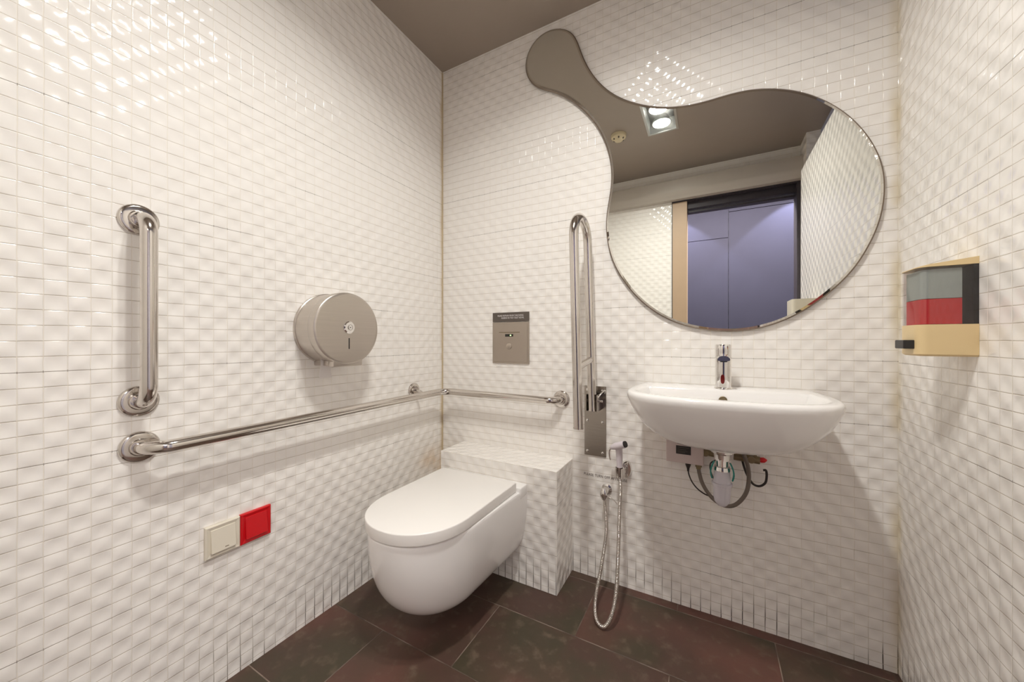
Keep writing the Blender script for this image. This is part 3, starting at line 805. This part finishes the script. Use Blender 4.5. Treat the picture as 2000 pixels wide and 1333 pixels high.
o = link('hooked_hose', sweep(bmesh.new(), catmull([(0.098, 1.45, 0.60), (0.108, 1.45, 0.560), (0.118, 1.45, 0.535), (0.132, 1.45, 0.514), (0.150, 1.45, 0.510), (0.166, 1.45, 0.524), (0.170, 1.45, 0.548), (0.168, 1.45, 0.566), (0.160, 1.45, 0.566)], 8), 0.0037, 12), M['rubber'], smooth=60)
tag(o, 'thin dark hose end hooked upward at the right under the basin', 'hose')

# ------------------------------------------------------------------ hand sprayer
t = thing('angle_valve', 'chrome angle valve with small lever below the wall lettering', 'valve', (-0.374, YB, 0.382))
bm = lathe(bmesh.new(), (-0.3755, YB-0.0003, 0.386), (0, -1, 0), [(0, 0.021), (0.004, 0.021), (0.007, 0.014), (0.012, 0.012), (0.040, 0.012), (0.042, 0.0115), (0.042, 0.0001)], 28)
cyl(bm, (-0.3755, 1.449, 0.390), (-0.3755, 1.449, 0.3615), 0.0095, n=22)
link('valve_body', bm, M['chrome'], t, smooth=40)
bm = bmesh.new(); rings = []
for k in range(9):
    f = k/8; z = 0.404 - 0.046*f; wd = 0.0035 + 0.0115*math.sin(PI*(0.12+0.76*f)); y = 1.436 - 0.006*math.sin(PI*f)
    rings.append([(-0.3755 + wd*math.cos(a), y + 0.006*math.sin(a), z) for a in [2*PI*i/20 for i in range(20)]])
loft(bm, rings); link('handle', bm, M['chrome'], t, smooth=60)
bm = sweep(bmesh.new(), catmull([(-0.366, 1.447, 0.372), (-0.350, 1.445, 0.366), (-0.334, 1.440, 0.360), (-0.322, 1.432, 0.352)], 6), 0.0030, 10)
link('lever', bm, M['chrome'], t, smooth=60)

t = thing('sprayer_holder', 'clear-chromed wall clip holding the white hand sprayer', 'holder', (-0.312, YB, 0.455))
bm = bmesh.new(); rings = []
for y, f in ((YB-0.0004, 1.0), (YB-0.007, 1.0), (YB-0.013, 0.86)):
    rings.append([(-0.294 + 0.020*f*math.cos(a), y, 0.484 + 0.036*f*math.sin(a)) for a in [2*PI*i/32 for i in range(32)]])
loft(bm, rings); link('back_plate', bm, M['chrome'], t, smooth=40)
bm = bmesh.new()
pr_o = [( -0.3125 + 0.0185*math.cos(a), 1.432 + 0.0185*math.sin(a)) for a in [math.radians(-60 + 300*i/28) for i in range(29)]]
pr_i = [( -0.3125 + 0.0145*math.cos(a), 1.432 + 0.0145*math.sin(a)) for a in [math.radians(-60 + 300*i/28) for i in range(29)]]
loop = pr_o + pr_i[::-1]
loft(bm, [[(x, y, 0.462) for x, y in loop], [(x, y, 0.500) for x, y in loop]])
box(bm, -0.312, -0.292, 1.446, 1.474, 0.466, 0.496, 0.002, 1)
link('clip', bm, M['chrome'], t, smooth=40)

t = thing('hand_sprayer', 'white hand-held bidet sprayer with steel hose looping down to the floor', 'sprayer', (-0.31, 1.43, 0.45))
hb = catmull([(-0.3125, 1.432, 0.503), (-0.3125, 1.431, 0.530), (-0.3125, 1.428, 0.556), (-0.313, 1.424, 0.578), (-0.3135, 1.42, 0.592)], 6)
n_ = len(hb)
bm = sweep(bmesh.new(), hb, 0.012, 24, rfun=lambda i: 0.0115 + 0.003*i/n_)
body = link('handle', bm, M['spray_white'], t, smooth=50)
bm = sweep(bmesh.new(), catmull([(-0.343, 1.424, 0.577), (-0.333, 1.42, 0.583), (-0.315, 1.414, 0.591), (-0.296, 1.408, 0.599), (-0.288, 1.406, 0.602)], 6), 0.013, 24, rfun=lambda i: 0.0075 + 0.0065*min(1, i/10))
link('head', bm, M['spray_white'], t, smooth=50)
bm = cyl(bmesh.new(), (-0.2885, 1.406, 0.602), (-0.2825, 1.404, 0.6045), 0.0122, n=24)
link('nozzle', bm, M['dark'], t, smooth=50)
bm = sweep(bmesh.new(), catmull([(-0.346, 1.424, 0.578), (-0.350, 1.424, 0.565), (-0.350, 1.426, 0.545), (-0.347, 1.428, 0.528)], 6), 0.0042, 12)
link('trigger', bm, M['chrome'], t, smooth=50)
bm = lathe(bmesh.new(), (-0.3125, 1.432, 0.503), (0, 0, -1), [(0, 0.0105), (0.012, 0.0095), (0.032, 0.0085), (0.042, 0.0065), (0.042, 0.0001)], 24)
link('hose_nut', bm, M['chrome'], t, smooth=40)
hp = catmull([(-0.3755, 1.449, 0.3602), (-0.3735, 1.447, 0.33), (-0.3645, 1.43, 0.2331), (-0.371, 1.385, 0.125), (-0.372, 1.305, 0.044), (-0.353, 1.245, 0.0155), (-0.3220, 1.228, 0.0105),
              (-0.2990, 1.240, 0.047), (-0.2905, 1.275, 0.1078), (-0.2934, 1.32, 0.2097), (-0.2988, 1.37, 0.3556), (-0.3040, 1.412, 0.430), (-0.312, 1.431, 0.464)], 1)
hp = catmull([(-0.3755, 1.449, 0.3602), (-0.3735, 1.447, 0.33), (-0.3645, 1.43, 0.2331), (-0.371, 1.385, 0.125), (-0.372, 1.305, 0.044), (-0.353, 1.245, 0.0155), (-0.3220, 1.228, 0.0105),
              (-0.2990, 1.240, 0.047), (-0.2905, 1.275, 0.1078), (-0.2934, 1.32, 0.2097), (-0.2988, 1.37, 0.3556), (-0.3040, 1.412, 0.430), (-0.312, 1.431, 0.464)], 60)
# resample evenly so the metal coils are regular
L = [0.0]
for a, c in zip(hp[:-1], hp[1:]): L.append(L[-1] + (c-a).length)
step = 0.0011; res = []; j = 0
for i in range(int(L[-1]/step)+1):
    s_ = i*step
    while j < len(L)-2 and L[j+1] < s_: j += 1
    f = (s_-L[j])/max(1e-9, L[j+1]-L[j]); res.append(hp[j].lerp(hp[j+1], f))
bm = sweep(bmesh.new(), res, 0.0065, 14, rfun=lambda i: (0.0070, 0.0070, 0.0070, 0.0058)[i % 4])
link('hose', bm, M['steel_tube'], t, smooth=70)

# ------------------------------------------------------------------ soap dispenser (right wall)
def dispenser_outline(x_wall, depth, y0, y1, ch=0.02, n=6):
    pts = [(x_wall, y0)]
    xf = x_wall - depth
    for i in range(n+1):
        a = PI/2*i/n
        pts.append((xf + ch*(1-math.sin(a))*0.8, y0 + ch*(1-math.cos(a))))
    for i in range(n+1):
        a = PI/2*(n-i)/n
        pts.append((xf + ch*(1-math.sin(a))*0.8, y1 - ch*(1-math.cos(a))))
    pts.append((x_wall, y1))
    return pts
SY0, SY1, SD = 1.120, 1.214, 0.091
SX = XR-0.0003
ol = lambda d=0.0, ch=0.022: dispenser_outline(SX, SD-d, SY0+d, SY1-d, ch)
t = thing('soap_dispenser', 'cream soap dispenser with smoked window and black lever on the right wall', 'dispenser', (XR, 1.167, 0.968))
def prismz(bm, o_, z0, z1, cap=0.004):
    loft(bm, [[(x + (SX-x)*0.05, y + (1.167-y)*0.06, z0) for x, y in o_] if cap else [(x, y, z0) for x, y in o_],
              [(x, y, z0+cap) for x, y in o_], [(x, y, z1) for x, y in o_]])
    return bm
bm = prismz(bmesh.new(), ol(), 0.968, 1.038)
link('lower_body', bm, M['cream'], t, smooth=30)
bm = bmesh.new(); o_ = ol()
loft(bm, [[(x, y, 1.1655) for x, y in o_], [(x, y, 1.1655 + 0.0155*min(1, (x-(SX-SD))/SD*1.3+0.1)) for x, y in o_]])
link('top_cap', bm, M['cream'], t, smooth=30)
bm = boxm(SX-0.008, SX, SY0+0.001, SY1-0.001, 1.035, 1.168)
link('back_plate', bm, M['dark'], t)
bm = bmesh.new()
a1, a2 = ol(0.0008), ol(0.0026)
loop = a1 + a2[::-1]
loft(bm, [[(x, y, 1.0385) for x, y in loop], [(x, y, 1.165) for x, y in loop]])
link('window', bm, M['smoked'], t, smooth=30)
tk = dispenser_outline(SX-0.022, SD-0.030, SY0+0.006, SY1-0.006, 0.014)
bm = bmesh.new(); loft(bm, [[(x, y, 1.0955) for x, y in tk], [(x, y, 1.160) for x, y in tk]])
link('empty_tank', bm, M['tank_inner'], t, smooth=30)
bm = bmesh.new(); loft(bm, [[(x, y, 1.039) for x, y in tk], [(x, y, 1.0945) for x, y in tk]])
link('liquid_soap', bm, M['soap'], t, smooth=30)
bm = boxm(0.3920, SX-SD+0.004, 1.138, 1.182, 0.984, 1.004, 0.002, 2)
link('push_lever', bm, M['dark'], t)

# second cream dispenser nearer the door, seen only in the mirror
t = thing('towel_dispenser', 'cream plastic dispenser on the right wall, its top seen in the mirror', 'dispenser', (XR, 0.49, 0.95))
o_ = dispenser_outline(SX, 0.112, 0.415, 0.572, 0.024)
bm = bmesh.new(); loft(bm, [[(x, y, 0.97) for x, y in o_], [(x, y, 1.225) for x, y in o_]])
link('cover', bm, M['ivory'], t, smooth=30)
link('tray', boxm(SX-0.10, SX, 0.425, 0.562, 0.955, 0.9695, 0.002), M['cream'], t)

# ------------------------------------------------------------------ ceiling lamp with two spots, smoke detector
t = thing('ceiling_light', 'recessed rectangular twin spotlight in the dark ceiling, seen in the mirror', 'ceiling light', ((LX0+LX1)/2, (LY0+LY1)/2, H))
bm = bmesh.new()
e = 0.012
for (a, c, d_, f_) in ((LX0-e, LX0+0.002, LY0-e, LY1+e), (LX1-0.002, LX1+e, LY0-e, LY1+e), (LX0+0.002, LX1-0.002, LY0-e, LY0+0.002), (LX0+0.002, LX1-0.002, LY1-0.002, LY1+e)):
    box(bm, a, c, d_, f_, H-0.004, H-0.0002)
link('trim_frame', bm, M['trim_steel'], t)
bm = bmesh.new(); g_ = 0.0015
x0, x1, y0, y1, z1 = LX0+g_, LX1-g_, LY0+g_, LY1-g_, H+0.09
quad(bm, [(x0, y0, z1), (x1, y0, z1), (x1, y1, z1), (x0, y1, z1)])
for a, c in (((x0, y0), (x1, y0)), ((x1, y0), (x1, y1)), ((x1, y1), (x0, y1)), ((x0, y1), (x0, y0))):
    quad(bm, [(*a, H), (*c, H), (*c, z1), (*a, z1)])
link('housing', bm, M['trim_steel'], t)
for y in (0.412, 0.578):
    c = (-0.277, y, H+0.012)
    bm = lathe(bmesh.new(), c, (0, 0, 1), [(0.0, 0.060), (-0.006, 0.060), (-0.006, 0.0545), (0.0, 0.053), (0.045, 0.035), (0.045, 0.036), (0.002, 0.058)], 40, False, False)
    lp = link('spot_ring', bm, M['trim_steel'], t, smooth=40)
    bm = bmesh.new()
    bmesh.ops.create_circle(bm, cap_ends=True, segments=40, radius=0.0525, matrix=Matrix.Translation((c[0], c[1], c[2]-0.001)))
    link('lens', bm, M['lamp'], lp)
    ld = bpy.data.lights.new('spot_lamp', 'AREA'); ld.energy = SPOT_POWER; ld.color = LAMP_COLOR
    ld.shape = 'DISK'; ld.size = 0.09; ld.spread = math.radians(148)
    lo = bpy.data.objects.new('lamp', ld); COL.objects.link(lo); lo.parent = lp
    lo.location = (c[0], c[1], c[2]-0.0045)

t = thing('smoke_detector', 'round ivory smoke detector on the dark ceiling, seen in the mirror', 'smoke detector', (-0.555, 0.42, H))
bm = lathe(bmesh.new(), (-0.555, 0.42, H-0.0002), (0, 0, -1), [(0, 0.052), (0.012, 0.052), (0.020, 0.048), (0.024, 0.040), (0.034, 0.030), (0.040, 0.024), (0.041, 0.0001)], 40)
hd = link('housing', bm, M['smoke'], t, smooth=35)
for k in range(6):
    a = 2*PI*k/6 + 0.3
    bm = lathe(bmesh.new(), (-0.555+0.034*math.cos(a), 0.42+0.034*math.sin(a), H-0.030), (0, 0, -1), [(-0.004, 0.0055), (0.0035, 0.005), (0.0035, 0.0001)], 12)
    link('vent', bm, M['nameplate'], hd)

# unseen panel added in the hallway as fill for the room's lower walls
t = thing('hall_fill_panel', 'added unseen fill light panel under the hallway ceiling outside the open doorway', 'fill light', (0.2, -0.78, 2.6))
bm = bmesh.new()
for (a, c, d_, f_) in ((-0.92, -0.90, -1.02, -0.54), (1.30, 1.32, -1.02, -0.54), (-0.90, 1.30, -1.02, -1.00), (-0.90, 1.30, -0.56, -0.54)):
    box(bm, a, c, d_, f_, 2.585, 2.5998)
link('frame', bm, M['trim_steel'], t)  # frame round the added fill panel
bm = bmesh.new(); quad(bm, [(-0.90, -1.00, 2.592), (1.30, -1.00, 2.592), (1.30, -0.56, 2.592), (-0.90, -0.56, 2.592)])
link('fill_diffuser', bm, M['hall_fill'], t)

# hallway downlights (their beams show on the blue panels in the mirror)
hall = None
for x in (-0.42, 0.78):
    t = thing('hall_downlight', ('left' if x < 0 else 'right') + ' one of two round downlights in the hallway ceiling outside the door', 'downlight', (x, -1.18, 2.6), 'hallway downlights')
    bm = lathe(bmesh.new(), (x, -1.18, 2.5998), (0, 0, -1), [(0, 0.05), (0.006, 0.05), (0.008, 0.042), (0.008, 0.0001)], 32)
    link('trim_ring', bm, M['trim_steel'], t, smooth=40)
    ld = bpy.data.lights.new('downlight_lamp', 'SPOT'); ld.energy = HALL_POWER; ld.color = HALL_COLOR
    ld.spot_size = math.radians(92); ld.spot_blend = 0.15; ld.shadow_soft_size = 0.02
    lo = bpy.data.objects.new('lamp', ld); COL.objects.link(lo); lo.parent = t
    lo.location = (0, 0, -0.02); lo.rotation_euler = (math.radians(-8), 0, 0)
